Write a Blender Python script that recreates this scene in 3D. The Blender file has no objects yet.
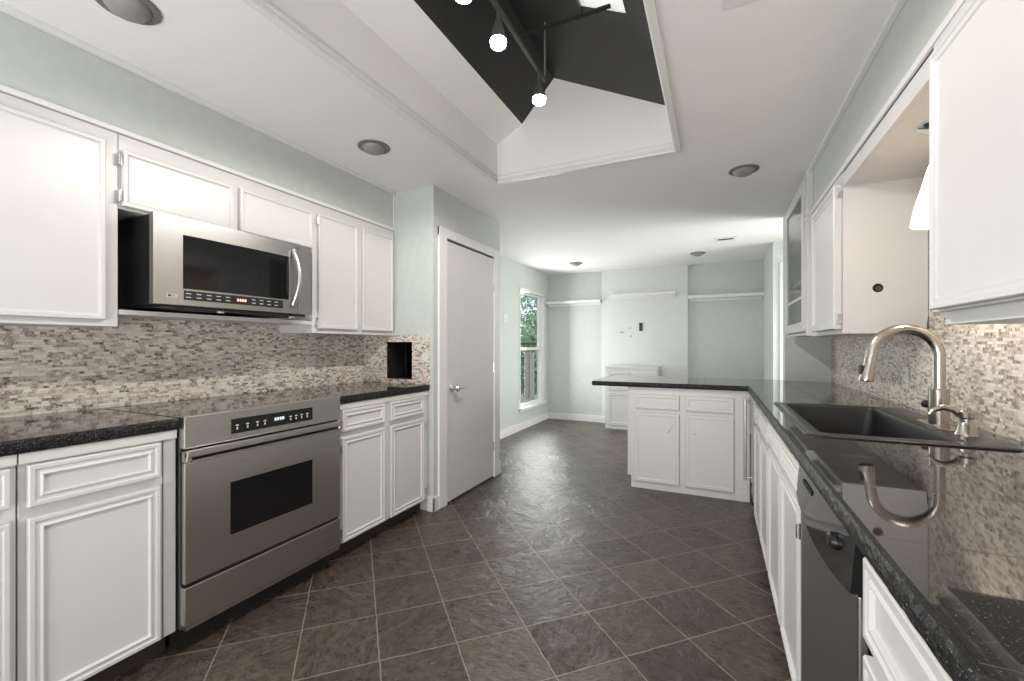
import bpy, bmesh, math, random
from mathutils import Vector, Matrix, Euler
random.seed(7)
S = bpy.context.scene
COL = S.collection
PI = math.pi
H = 2.35            # ceiling height
XL, XR = -2.5, 0.89  # left and right walls
YP = 2.581          # pantry wall
RC = 0.888          # right worktop height
LC = 0.914          # left worktop height

# ------------------------------------------------------------ camera
cam = bpy.data.cameras.new('camera'); co = bpy.data.objects.new('camera', cam)
COL.objects.link(co); S.camera = co
co.location = (0, 0, 1.1915)
co.rotation_euler = (PI/2, 0, 0.4397)
cam.sensor_width = 36; cam.lens = 433.7/1024*36
cam.shift_y = (345.97-340.5)/1024
cam.clip_start = 0.02; cam.clip_end = 200

# ------------------------------------------------------------ colour management, world
S.view_settings.view_transform = 'Standard'; S.view_settings.look = 'None'
S.view_settings.gamma = 1; S.view_settings.use_curve_mapping = False
S.view_settings.exposure = 0.0
w = bpy.data.worlds.new('sky'); S.world = w; w.use_nodes = True
bg = w.node_tree.nodes['Background']
bg.inputs[0].default_value = (0.78, 0.88, 1.0, 1); bg.inputs[1].default_value = 1.4

# ------------------------------------------------------------ lights
def area(name, loc, target, sx, sy, power, col=(1, 1, 1)):
    l = bpy.data.lights.new(name, 'AREA'); l.shape = 'RECTANGLE'; l.size = sx; l.size_y = sy
    l.energy = power; l.color = col
    o = bpy.data.objects.new(name, l); COL.objects.link(o); o.location = loc
    d = Vector(target)-Vector(loc); o.rotation_euler = d.to_track_quat('-Z', 'Y').to_euler()
    return o
def point(name, loc, power, r=.03, col=(1, .95, .88)):
    l = bpy.data.lights.new(name, 'POINT'); l.energy = power; l.shadow_soft_size = r; l.color = col
    o = bpy.data.objects.new(name, l); COL.objects.link(o); o.location = loc; return o
def spot(name, loc, power, ang=168, r=.03, col=(1, .96, .91)):
    l = bpy.data.lights.new(name, 'SPOT'); l.energy = power; l.shadow_soft_size = r; l.color = col
    l.spot_size = math.radians(ang); l.spot_blend = .25
    o = bpy.data.objects.new(name, l); COL.objects.link(o); o.location = loc; return o
area('rear_ceiling_fill', (-.9, -1.65, .6), (-.8, .2, 2.35), 2.7, 1.1, 92, (1, .99, .98))  # added fill lamp behind the camera, aimed up to brighten the ceiling
area('passage_fill', (1.7, 5.0, 1.1), (-1.2, 4.4, 1.15), 1.0, 1.6, 46, (.99, 1, .99)).data.spread = math.radians(110)  # added fill lamp in the unseen passage, brightens the dining end
area('dining_window_daylight', (-2.44, 6.04, 1.2), (-1, 5.4, 1.2), .8, 1.6, 30, (.97, 1, .99))

# ------------------------------------------------------------ material helpers
class NT:
    def __init__(s, name):
        s.m = bpy.data.materials.new(name); s.m.use_nodes = True
        s.t = s.m.node_tree; s.b = s.t.nodes['Principled BSDF']
        s.out = s.t.nodes['Material Output']
    def n(s, typ, **kw):
        x = s.t.nodes.new(typ)
        for k, v in kw.items():
            if k.startswith('i_'): x.inputs[k[2:].replace('_', ' ')].default_value = v
            else: setattr(x, k, v)
        return x
    def l(s, a, b): s.t.links.new(a, b)
    def math(s, op, a, b=None, c=None):
        x = s.n('ShaderNodeMath', operation=op)
        for i, v in enumerate((a, b, c)):
            if v is None: continue
            if isinstance(v, (int, float)): x.inputs[i].default_value = v
            else: s.l(v, x.inputs[i])
        return x.outputs[0]
    def ramp(s, fac, stops, interp='LINEAR'):
        r = s.n('ShaderNodeValToRGB'); r.color_ramp.interpolation = interp
        e = r.color_ramp.elements
        while len(e) < len(stops): e.new(.5)
        for k, (p, c) in enumerate(stops):
            e[k].position = p; e[k].color = (*c, 1) if len(c) == 3 else c
        s.l(fac, r.inputs[0]); return r.outputs[0]
    def pos(s):
        g = s.n('ShaderNodeNewGeometry'); return g.outputs['Position']
    def noise(s, vec, scale, detail=3, rough=.5, dist=0):
        x = s.n('ShaderNodeTexNoise'); x.inputs['Scale'].default_value = scale
        x.inputs['Detail'].default_value = detail; x.inputs['Roughness'].default_value = rough
        x.inputs['Distortion'].default_value = dist
        if vec is not None: s.l(vec, x.inputs['Vector'])
        return x.outputs['Fac']
    def bump(s, h, strength=.3, dist=.01, prev=None):
        x = s.n('ShaderNodeBump'); x.inputs['Strength'].default_value = strength
        x.inputs['Distance'].default_value = dist; s.l(h, x.inputs['Height'])
        if prev is not None: s.l(prev, x.inputs['Normal'])
        return x.outputs[0]
    def mix(s, f, a, b):
        x = s.n('ShaderNodeMix', data_type='RGBA')
        for sock, v in ((x.inputs[0], f), (x.inputs[6], a), (x.inputs[7], b)):
            if isinstance(v, (int, float)): sock.default_value = v
            elif isinstance(v, tuple): sock.default_value = (*v, 1)
            else: s.l(v, sock)
        return x.outputs[2]
def simple(name, col, rough=.5, metal=0, bumpS=0, scale=40, spec=.5, coat=0, vary=.03):
    t = NT(name); p = t.pos()
    n = t.noise(p, scale, 3)
    a = tuple(max(0, c*(1-vary)) for c in col); b = tuple(min(1, c*(1+vary)) for c in col)
    t.l(t.ramp(n, [(.3, a), (.7, b)]), t.b.inputs['Base Color'])
    t.b.inputs['Roughness'].default_value = rough; t.b.inputs['Metallic'].default_value = metal
    t.b.inputs['Specular IOR Level'].default_value = spec
    t.b.inputs['Coat Weight'].default_value = coat
    if bumpS: t.l(t.bump(n, bumpS, .002), t.b.inputs['Normal'])
    return t.m
M = {}
M['white'] = simple('white_satin_paint', (.64, .63, .617), .34, bumpS=.015, scale=12, vary=.01)
M['trim'] = simple('white_trim_paint', (.76, .752, .74), .38, bumpS=.02, scale=20, vary=.01)
M['panel_white'] = simple('white_wall_paint', (.68, .685, .672), .5, bumpS=.1, scale=30)
M['ceiling'] = simple('ceiling_paint', (.84, .825, .805), .75, bumpS=.12, scale=70, vary=.01)
M['green'] = simple('pale_green_wall_paint', (.56, .592, .552), .55, bumpS=.15, scale=22)
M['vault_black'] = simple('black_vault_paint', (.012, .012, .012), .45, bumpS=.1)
M['black'] = simple('black_plastic', (.012, .012, .013), .35)
M['dark'] = simple('dark_hollow', (.006, .006, .006), .8)
M['glass_black'] = simple('black_glass', (.006, .006, .007), .06, spec=.5, vary=0)
M['cooktop'] = simple('black_ceramic_glass', (.01, .01, .011), .05, spec=.9, vary=0)
M['chrome'] = simple('chrome', (.78, .78, .78), .12, 1, vary=0)
M['nickel'] = simple('brushed_nickel', (.50, .455, .41), .24, 1, vary=.02)
M['sink'] = simple('black_granite_composite', (.012, .012, .013), .3, bumpS=.1, scale=300)
M['fixture'] = simple('grey_metal_fixture', (.17, .16, .15), .5)
M['track_dark'] = simple('dark_track_metal', (.05, .048, .045), .5)
M['lens'] = simple('grey_frosted_lens', (.27, .26, .25), .4)
M['plate'] = simple('ivory_plate', (.72, .70, .66), .35)
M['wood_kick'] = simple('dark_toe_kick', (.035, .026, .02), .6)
M['legend'] = simple('pale_legend_print', (.55, .55, .53), .5)
M['rust'] = simple('dark_exposed_pipe', (.10, .06, .04), .5, .3)

def stainless(name, col, rough, axis):
    t = NT(name)
    mp = t.n('ShaderNodeMapping'); t.l(t.pos(), mp.inputs[0])
    mp.inputs['Scale'].default_value = (260, 3, 260) if axis == 'Y' else (3, 260, 260)
    n = t.noise(mp.outputs[0], 1.0, 4, .6)
    n2 = t.noise(t.pos(), 3.0, 3)
    t.b.inputs['Base Color'].default_value = (*col, 1); t.b.inputs['Metallic'].default_value = 1
    r = t.math('ADD', t.math('MULTIPLY', n, .12), t.math('MULTIPLY', n2, .08))
    t.l(t.math('ADD', r, rough-.1), t.b.inputs['Roughness'])
    t.l(t.bump(n, .05, .001), t.b.inputs['Normal'])
    return t.m
M['steel'] = stainless('brushed_stainless_steel', (.56, .54, .52), .30, 'Y')
M['steel_mw'] = stainless('satin_stainless_steel', (.40, .39, .375), .36, 'Y')
M['steel_dark'] = stainless('dull_stainless_steel', (.28, .275, .27), .34, 'Y')

def emit(name, col, s):
    t = NT(name); t.b.inputs['Base Color'].default_value = (*col, 1)
    t.b.inputs['Emission Color'].default_value = (*col, 1); t.b.inputs['Emission Strength'].default_value = s
    return t.m
M['bulb'] = emit('lit_bulb', (1, .97, .92), 30)
M['skylight'] = emit('bright_skylight_pane', (1, 1, .98), .5)
M['digits'] = emit('amber_display_digits', (1, .55, .45), .8)
M['digits_grey'] = emit('pale_display_digits', (.7, .8, .8), .35)

def glass_mat(name, tint=(1, 1, 1), gloss=.12):
    t = NT(name); t.t.nodes.remove(t.b)
    tr = t.n('ShaderNodeBsdfTransparent'); tr.inputs[0].default_value = (*tint, 1)
    gl = t.n('ShaderNodeBsdfGlossy'); gl.inputs['Roughness'].default_value = .02
    fr = t.n('ShaderNodeFresnel'); fr.inputs[0].default_value = 1.45
    geo = t.n('ShaderNodeNewGeometry')
    mx = t.n('ShaderNodeMixShader'); t.l(t.math('MULTIPLY', fr.outputs[0], t.math('SUBTRACT', 1, geo.outputs['Backfacing'])), mx.inputs[0])
    t.l(tr.outputs[0], mx.inputs[1]); t.l(gl.outputs[0], mx.inputs[2]); t.l(mx.outputs[0], t.out.inputs[0])
    return t.m
M['pane'] = glass_mat('clear_window_glass')
M['cab_glass'] = glass_mat('cabinet_door_glass', (.8, .82, .82))

def shade_mat():
    t = NT('frosted_white_glass_shade')
    n = t.noise(t.pos(), 18, 3, .6, 1.5)
    t.l(t.ramp(n, [(.35, (.80, .74, .66)), (.6, (.95, .93, .9))]), t.b.inputs['Base Color'])
    t.b.inputs['Roughness'].default_value = .3
    t.l(t.ramp(n, [(.35, (1, .86, .72)), (.6, (1, .95, .88))]), t.b.inputs['Emission Color'])
    t.b.inputs['Emission Strength'].default_value = .1
    tl_ = t.n('ShaderNodeBsdfTranslucent'); tl_.inputs[0].default_value = (.95, .88, .8, 1)
    mx = t.n('ShaderNodeMixShader'); mx.inputs[0].default_value = .8
    t.l(t.b.outputs[0], mx.inputs[1]); t.l(tl_.outputs[0], mx.inputs[2]); t.l(mx.outputs[0], t.out.inputs[0])
    return t.m
M['shade'] = shade_mat()

def mosaic():
    t = NT('stacked_stone_mosaic'); p = t.pos()
    sp = t.n('ShaderNodeSeparateXYZ'); t.l(p, sp.inputs[0])
    u = t.math('ADD', sp.outputs[0], sp.outputs[1]); v = sp.outputs[2]
    th, tw = .0105, .025
    vr = t.math('DIVIDE', v, th); row = t.math('FLOOR', vr)
    wn = t.n('ShaderNodeTexWhiteNoise', noise_dimensions='1D'); t.l(row, wn.inputs['W'])
    uu = t.math('ADD', t.math('DIVIDE', u, tw), t.math('MULTIPLY', wn.outputs['Value'], 7.3))
    # uneven tile lengths: warp along the row
    uw = t.math('ADD', uu, t.math('MULTIPLY', t.math('SINE', t.math('ADD', t.math('MULTIPLY', uu, 2.1), row)), .28))
    cell = t.math('FLOOR', uw)
    cb = t.n('ShaderNodeCombineXYZ'); t.l(cell, cb.inputs[0]); t.l(row, cb.inputs[1])
    w2 = t.n('ShaderNodeTexWhiteNoise', noise_dimensions='2D'); t.l(cb.outputs[0], w2.inputs['Vector'])
    col = t.ramp(w2.outputs['Value'], [(0, (.09, .058, .04)), (.12, (.20, .14, .10)), (.27, (.40, .31, .235)), (.5, (.58, .49, .405)),
                                       (.75, (.73, .66, .585)), (1, (.84, .795, .74))])
    vein = t.noise(p, 75, 4, .65, 1)
    col = t.mix(t.ramp(vein, [(.42, (0, 0, 0)), (.62, (.7, .7, .7))]), col, (.80, .76, .70))
    fu = t.math('FRACT', uw); fv = t.math('FRACT', vr)
    gu = t.math('LESS_THAN', fu, .045); gv = t.math('LESS_THAN', fv, .10)
    g = t.math('MAXIMUM', gu, gv)
    col = t.mix(t.math('MULTIPLY', g, .45), col, (.42, .36, .30))
    t.l(col, t.b.inputs['Base Color'])
    t.b.inputs['Roughness'].default_value = .38
    hgt = t.math('MULTIPLY', t.math('SUBTRACT', 1, g), t.math('ADD', t.math('MULTIPLY', w2.outputs['Value'], .5), .5))
    t.l(t.bump(hgt, .35, .0025), t.b.inputs['Normal'])
    return t.m
M['mosaic'] = mosaic()

def granite(name, rough, edge=False, off=(0, 0)):
    t = NT(name); p = t.pos()
    n1 = t.noise(p, 95, 4, .7); n2 = t.noise(p, 320, 2, .6); n3 = t.noise(p, 6, 3, .5)
    c = t.ramp(n1, [(.3, (.006, .006, .007)), (.54, (.013, .013, .014)), (.66, (.04, .038, .035)), (.74, (.12, .11, .10))])
    c2 = t.ramp(n2, [(.62, (0, 0, 0)), (.72, (.3, .29, .27))])
    mx = t.n('ShaderNodeMix', data_type='RGBA', blend_type='ADD'); mx.inputs[0].default_value = .5 if not edge else 1
    t.l(c, mx.inputs[6]); t.l(c2, mx.inputs[7]); col = mx.outputs[2]
    if not edge:
        sp = t.n('ShaderNodeSeparateXYZ'); t.l(p, sp.inputs[0])
        fx = t.math('FRACT', t.math('ADD', t.math('DIVIDE', t.math('ADD', sp.outputs[0], off[0]), .305), 50))
        fy = t.math('FRACT', t.math('ADD', t.math('DIVIDE', t.math('ADD', sp.outputs[1], off[1]), .305), 50))
        g = t.math('MAXIMUM', t.math('LESS_THAN', fx, .009), t.math('LESS_THAN', fy, .009))
        col = t.mix(g, col, (.03, .027, .025))
        t.l(t.math('ADD', t.math('MULTIPLY', g, .5), rough), t.b.inputs['Roughness'])
        nb = t.bump(t.math('SUBTRACT', 1, g), .3, .002)
        t.l(t.bump(n3, .012, .02, nb), t.b.inputs['Normal'])
        t.b.inputs['Specular IOR Level'].default_value = 1.0
    else:
        t.b.inputs['Roughness'].default_value = rough
        t.b.inputs['Specular IOR Level'].default_value = .15
        t.l(t.bump(t.noise(p, 60, 4), .2, .003), t.b.inputs['Normal'])
    t.l(col, t.b.inputs['Base Color'])
    return t.m
M['granite_left'] = granite('polished_granite_tiles_left', .06, off=(.1, .05))
M['granite'] = granite('polished_granite_tiles', .035, off=(.09, -.26))
M['granite_edge'] = granite('chiselled_granite_edge', .42, True)

def slate():
    t = NT('slate_tile_floor'); t.b.inputs['Specular IOR Level'].default_value = .4; p = t.pos()
    mp = t.n('ShaderNodeMapping'); mp.vector_type = 'POINT'
    sub = t.n('ShaderNodeVectorMath', operation='SUBTRACT'); t.l(p, sub.inputs[0]); sub.inputs[1].default_value = (-1.152, 1.692, 0)
    t.l(sub.outputs[0], mp.inputs[0]); mp.inputs['Rotation'].default_value = (0, 0, PI/4)
    k = 1/.297; mp.inputs['Scale'].default_value = (k, k, k)
    sp = t.n('ShaderNodeSeparateXYZ'); t.l(mp.outputs[0], sp.inputs[0])
    # wobble the joints a little
    wob = t.math('MULTIPLY', t.math('SUBTRACT', t.noise(p, 22, 2), .5), .02)
    x = t.math('ADD', t.math('ADD', sp.outputs[0], 100), wob); y = t.math('ADD', t.math('ADD', sp.outputs[1], 100), wob)
    fx, fy = t.math('FRACT', x), t.math('FRACT', y)
    dx = t.math('MINIMUM', fx, t.math('SUBTRACT', 1, fx)); dy = t.math('MINIMUM', fy, t.math('SUBTRACT', 1, fy))
    d = t.math('MINIMUM', dx, dy)
    grout = t.math('LESS_THAN', d, .007)
    cb = t.n('ShaderNodeCombineXYZ'); t.l(t.math('FLOOR', x), cb.inputs[0]); t.l(t.math('FLOOR', y), cb.inputs[1])
    wn = t.n('ShaderNodeTexWhiteNoise', noise_dimensions='2D'); t.l(cb.outputs[0], wn.inputs['Vector'])
    # per-tile shifted and turned coordinates so each slate has a cleft of its own
    sc = t.n('ShaderNodeVectorMath', operation='SCALE'); t.l(wn.outputs['Color'], sc.inputs[0]); sc.inputs['Scale'].default_value = 9
    rot = t.n('ShaderNodeVectorRotate', rotation_type='Z_AXIS'); t.l(p, rot.inputs['Vector'])
    t.l(t.math('MULTIPLY', wn.outputs['Value'], 6.28), rot.inputs['Angle'])
    ad = t.n('ShaderNodeVectorMath', operation='ADD'); t.l(rot.outputs[0], ad.inputs[0]); t.l(sc.outputs[0], ad.inputs[1])
    m2 = t.n('ShaderNodeMapping'); t.l(ad.outputs[0], m2.inputs[0]); m2.inputs['Scale'].default_value = (1, 1.7, 1)
    n1 = t.noise(m2.outputs[0], 5, 8, .62, 1.2); n2 = t.noise(m2.outputs[0], 22, 6, .65, .6); n3 = t.noise(p, 1.3, 3)
    ridge = t.math('ABSOLUTE', t.math('SUBTRACT', n1, .5))
    base = t.ramp(n2, [(.28, (.036, .027, .020)), (.55, (.074, .057, .044)), (.78, (.145, .116, .092))])
    tint = t.math('ADD', t.math('MULTIPLY', wn.outputs['Value'], .5), .72)
    hs = t.n('ShaderNodeHueSaturation'); t.l(base, hs.inputs['Color']); t.l(tint, hs.inputs['Value'])
    col = t.mix(t.ramp(ridge, [(0, (.5, .5, .5)), (.010, (0, 0, 0))]), hs.outputs[0], (.21, .18, .15))
    col = t.mix(grout, col, (.28, .24, .20))
    t.l(col, t.b.inputs['Base Color'])
    t.l(t.math('ADD', t.math('MULTIPLY', n2, .25), .17), t.b.inputs['Roughness'])
    h = t.math('ADD', t.math('MULTIPLY', n1, 1.0), t.math('MULTIPLY', n2, .28))
    h = t.math('SUBTRACT', h, t.math('MULTIPLY', t.math('LESS_THAN', d, .012), .15))
    t.l(t.bump(h, .6, .02), t.b.inputs['Normal'])
    return t.m
M['slate'] = slate()
M['bark'] = simple('tree_bark', (.16, .12, .09), .9, bumpS=.5)
M['leaf'] = simple('green_leaves', (.22, .38, .18), .7, vary=.4, scale=3)
M['deck'] = simple('pale_deck_boards', (.42, .38, .32), .8)
M['lawn'] = simple('green_lawn', (.12, .20, .08), .9, vary=.3, scale=3)  # plain green, varied at random
M['iron'] = simple('black_iron', (.01, .01, .01), .5)

# ------------------------------------------------------------ mesh helpers
class MB:
    def __init__(s): s.b = bmesh.new()
    def box(s, x0, x1, y0, y1, z0, z1):
        r = bmesh.ops.create_cube(s.b, size=1)
        for v in r['verts']:
            v.co = Vector(((x0+x1)/2+v.co.x*(x1-x0), (y0+y1)/2+v.co.y*(y1-y0), (z0+z1)/2+v.co.z*(z1-z0)))
        return s
    def cyl(s, a, b, r0, r1=None, n=24, caps=True):
        a, b = Vector(a), Vector(b); d = b-a
        r = bmesh.ops.create_cone(s.b, cap_ends=caps, segments=n, radius1=r0, radius2=r0 if r1 is None else r1, depth=d.length)
        m = Matrix.Translation((a+b)/2) @ d.to_track_quat('Z', 'Y').to_matrix().to_4x4()
        bmesh.ops.transform(s.b, matrix=m, verts=r['verts']); return s
    def lathe(s, prof, c=(0, 0, 0), n=32, axis='Z'):
        rings = []
        for r, z in prof:
            ring = []
            for k in range(n):
                a = 2*PI*k/n; p = Vector((r*math.cos(a), r*math.sin(a), z))
                if axis == 'Y': p = Vector((p.x, p.z, p.y))
                if axis == 'X': p = Vector((p.z, p.x, p.y))
                ring.append(s.b.verts.new(p+Vector(c)))
            rings.append(ring)
        for i in range(len(rings)-1):
            for k in range(n):
                s.b.faces.new((rings[i][k], rings[i][(k+1) % n], rings[i+1][(k+1) % n], rings[i+1][k]))
        for rg, rad in ((rings[0], prof[0][0]), (rings[-1], prof[-1][0])):
            if rad > 1e-4:
                try: s.b.faces.new(rg)
                except ValueError: pass
        return s
    def tube(s, pts, rad, n=16):
        pts = [Vector(p) for p in pts]; rings = []
        rads = rad if isinstance(rad, list) else [rad]*len(pts)
        up = None
        for i, p in enumerate(pts):
            d = (pts[min(i+1, len(pts)-1)]-pts[max(i-1, 0)]).normalized()
            if up is None: up = d.orthogonal().normalized()
            up = (up-d*up.dot(d)).normalized(); sd = d.cross(up)
            rings.append([s.b.verts.new(p+(up*math.cos(2*PI*k/n)+sd*math.sin(2*PI*k/n))*rads[i]) for k in range(n)])
        for i in range(len(rings)-1):
            for k in range(n):
                s.b.faces.new((rings[i][k], rings[i][(k+1) % n], rings[i+1][(k+1) % n], rings[i+1][k]))
        s.b.faces.new(rings[0]); s.b.faces.new(rings[-1]); return s
    def prism(s, poly, y0, y1):      # polygon in x,z extruded along y
        a = [s.b.verts.new((x, y0, z)) for x, z in poly]; b = [s.b.verts.new((x, y1, z)) for x, z in poly]
        s.b.faces.new(a); s.b.faces.new(b)
        for i in range(len(poly)):
            j = (i+1) % len(poly); s.b.faces.new((a[i], a[j], b[j], b[i]))
        return s
    def panel(s, x0, x1, z0, z1, prof, y=0):   # concentric rings: (inset, outward height), front faces -Y
        rings = []
        for ins, hh in prof:
            rings.append([s.b.verts.new(c) for c in ((x0+ins, y-hh, z0+ins), (x1-ins, y-hh, z0+ins), (x1-ins, y-hh, z1-ins), (x0+ins, y-hh, z1-ins))])
        for i in range(len(rings)-1):
            for k in range(4):
                s.b.faces.new((rings[i][k], rings[i][(k+1) % 4], rings[i+1][(k+1) % 4], rings[i+1][k]))
        s.b.faces.new(rings[-1]); s.b.faces.new(rings[0]); return s
    def build(s, name, mat, parent=None, bev=0, smooth=False, loc=None):
        bmesh.ops.recalc_face_normals(s.b, faces=s.b.faces)
        me = bpy.data.meshes.new(name)
        if loc is not None:
            for v in s.b.verts: v.co -= Vector(loc)
        s.b.to_mesh(me); s.b.free()
        me.materials.append(M[mat] if isinstance(mat, str) else mat)
        o = bpy.data.objects.new(name, me); COL.objects.link(o)
        if loc is not None: o.location = loc
        if parent is not None: o.parent = parent
        if smooth:
            for f in me.polygons: f.use_smooth = True
            md = o.modifiers.new('es', 'EDGE_SPLIT'); md.split_angle = math.radians(38)
        if bev:
            md = o.modifiers.new('bv', 'BEVEL'); md.width = bev; md.segments = 2; md.limit_method = 'ANGLE'
        return o
def tag(o, label, cat, group=None, kind=None):
    if label: o['label'] = label
    if cat: o['category'] = cat
    if group: o['group'] = group
    if kind: o['kind'] = kind
    return o
def empty(name, loc, rz=0, label=None, cat=None, group=None):
    o = bpy.data.objects.new(name, None); COL.objects.link(o); o.empty_display_size = .1
    o.location = loc; o.rotation_euler = (0, 0, rz); return tag(o, label, cat, group)
def struct(o): o['kind'] = 'structure'; return o
def text_part(body, size, name, mat, parent, mtx, depth=.0006):
    c = bpy.data.curves.new('t', 'FONT'); c.body = body; c.size = size; c.extrude = depth; c.align_x = 'CENTER'; c.align_y = 'CENTER'
    o = bpy.data.objects.new('t', c); COL.objects.link(o)
    dg = bpy.context.evaluated_depsgraph_get(); dg.update()
    me = bpy.data.meshes.new_from_object(o.evaluated_get(dg)); bpy.data.objects.remove(o)
    me.transform(mtx); me.materials.clear(); me.materials.append(M[mat])
    p = bpy.data.objects.new(name, me); COL.objects.link(p); p.parent = parent; return p

# ------------------------------------------------------------ the room shell
TW, TE, TN, TS = -1.39, -.212, 2.711, -.5     # ceiling recess
struct(MB().box(-2.62, 2.0, -2.0, 6.85, -.12, 0).build('floor', 'slate'))
c = MB()
c.box(-2.62, TW, -2.0, 6.85, H, H+.1); c.box(TE, 2.0, -2.0, 6.85, H, H+.1)
c.box(TW, TE, TN, 6.85, H, H+.1); c.box(TW, TE, -2.0, TS, H, H+.1)
struct(c.build('ceiling', 'ceiling'))
# recess sides: west wall with sloped upper board, east wall, two gable ends
A, B_, C_ = (-1.2, 2.708), (-.969, 2.962), (-.27, 2.615)
v = MB()
v.prism([(TW, H+.1), (TW, 2.603), A, (A[0]-.02, A[1]+.03), (TW-.03, 2.64), (TW-.03, H+.1)], TS, TN)
v.prism([(TE, H+.1), (TE, 2.60), C_, (C_[0]+.01, C_[1]+.02), (TE+.03, 2.65), (TE+.03, H+.1)], TS, TN)
for y0, y1 in ((TN, TN+.03), (TS-.03, TS)):
    v.prism([(TW, H+.1), (TW, 2.603), A, B_, C_, (TE, 2.6), (TE, H+.1)], y0, y1)
struct(v.build('ceiling_recess', 'ceiling'))
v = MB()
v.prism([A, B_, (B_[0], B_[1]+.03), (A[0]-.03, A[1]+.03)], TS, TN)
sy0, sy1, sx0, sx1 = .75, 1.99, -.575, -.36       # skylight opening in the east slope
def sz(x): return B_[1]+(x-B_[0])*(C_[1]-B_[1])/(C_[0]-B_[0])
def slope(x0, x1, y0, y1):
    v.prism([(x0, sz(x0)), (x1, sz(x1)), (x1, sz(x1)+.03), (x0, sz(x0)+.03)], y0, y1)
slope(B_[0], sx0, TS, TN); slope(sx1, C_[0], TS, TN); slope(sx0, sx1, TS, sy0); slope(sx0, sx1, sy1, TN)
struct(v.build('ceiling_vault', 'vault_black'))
struct(MB().prism([(sx0-.005, sz(sx0)+.035), (sx1+.005, sz(sx1)+.035), (sx1+.005, sz(sx1)+.045), (sx0-.005, sz(sx0)+.045)], sy0-.02, sy1+.02).build('window_3', 'skylight'))
struct(MB().box(-.90, -.42, 1.90, 1.92, 2.684, 2.692).build('trim_5', 'dark'))
# recess edging
e = MB()
for (x0, x1, y0, y1) in ((TW-.028, TW+.004, TS, TN+.028), (TE-.004, TE+.028, TS, TN+.028)): e.box(x0, x1, y0, y1, H-.020, H-.0005)
e.box(TW-.028, TE+.028, TN-.004, TN+.028, H-.0195, H-.0005)
for z0_, z1_, t_ in ((H-.0005, H+.014, .010), (H+.026, H+.038, .006)):
    e.box(TW, TW+t_, TS, TN, z0_, z1_); e.box(TE-t_, TE, TS, TN, z0_, z1_); e.box(TW, TE, TN-t_, TN, z0_, z1_)
struct(e.build('trim_1', 'trim', bev=.003))

WY0, WY1, WZ0, WZ1 = 5.57, 6.51, .29, 2.01
wl = MB().box(-2.62, XL, -2.0, WY0, 0, H).box(-2.62, XL, WY1, 6.85, 0, H).box(-2.62, XL, WY0, WY1, 0, WZ0).box(-2.62, XL, WY0, WY1, WZ1, H)
struct(wl.build('wall_left', 'green'))
struct(MB().box(-2.5, 2.0, 6.702, 6.85, 0, H).build('wall_back', 'green'))
struct(MB().box(-1.6, -.364, 6.66, 6.702, 0, H).build('wall_back_panel', 'panel_white'))
struct(MB().box(XR, 1.02, -2.0, 4.45, 0, H).build('wall_right', 'green'))
struct(MB().box(.545, 1.02, 4.45, 4.57, 0, H).build('wall_right_return', 'green', bev=.004))
struct(MB().box(.575, .69, 5.62, 6.702, 0, H).build('wall_right_dining', 'green'))
struct(MB().box(.575, .64, 5.60, 5.62, 0, H).box(.64, 2.0, 5.60, 5.72, 2.09, H).box(1.5, 2.0, 5.60, 5.72, 0, 2.09).build('wall_right_passage', 'panel_white'))
struct(MB().box(1.9, 2.0, 4.57, 5.6, 0, H).box(1.02, 2.0, 4.45, 4.57, 0, H).build('wall_right_outer', 'green'))
struct(MB().box(.70, 1.5, 5.64, 5.68, 0.005, 2.04).build('door_2', 'white'))
struct(MB().box(.635, .70, 5.585, 5.60, 0, 2.12).box(.70, 1.52, 5.585, 5.60, 2.05, 2.12).build('trim_2', 'trim', bev=.004))
# unseen rear wall behind the camera; its wide window is added for fill light
rw = MB().box(-2.5, -2.2, -2.0, -1.88, 0, H).box(.4, XR, -2.0, -1.88, 0, H).box(-2.2, .4, -2.0, -1.88, 0, .5).box(-2.2, .4, -2.0, -1.88, 2.2, H)
struct(rw.build('wall_front', 'green'))
wf = struct(MB().box(-2.2, .4, -1.96, -1.92, .5, .56).box(-2.2, .4, -1.96, -1.92, 2.14, 2.2).box(-2.2, -2.14, -1.96, -1.92, .5, 2.2).box(.34, .4, -1.96, -1.92, .5, 2.2).box(-.93, -.87, -1.96, -1.92, .5, 2.2).build('window_2', 'trim'))
MB().box(-2.14, .34, -1.945, -1.94, .56, 2.14).build('pane', 'pane', wf)

# soffits above the cabinets
struct(MB().box(XL, -2.2, -1.6, YP, 2.057, H).build('wall_left_soffit', 'green'))
struct(MB().box(.567, XR, -1.6, 3.356, 2.057, H).build('wall_right_soffit', 'green'))
def crown(pts_fn, name):
    struct(pts_fn.build(name, 'trim', bev=.003))
crown(MB().box(-2.2, -2.176, -1.6, YP, H-.022, H).box(-2.2, -2.188, -1.6, YP, 2.057, 2.078).box(-2.2, -2.19, YP-.012, YP, 2.078, H-.022), 'trim_3')
crown(MB().box(.543, .567, -1.6, 3.356, H-.022, H).box(.548, .5595, -1.6, 3.356, 2.036, 2.06).box(.556, .567, -1.6, 3.356, 2.06, 2.075), 'trim_4')

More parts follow.
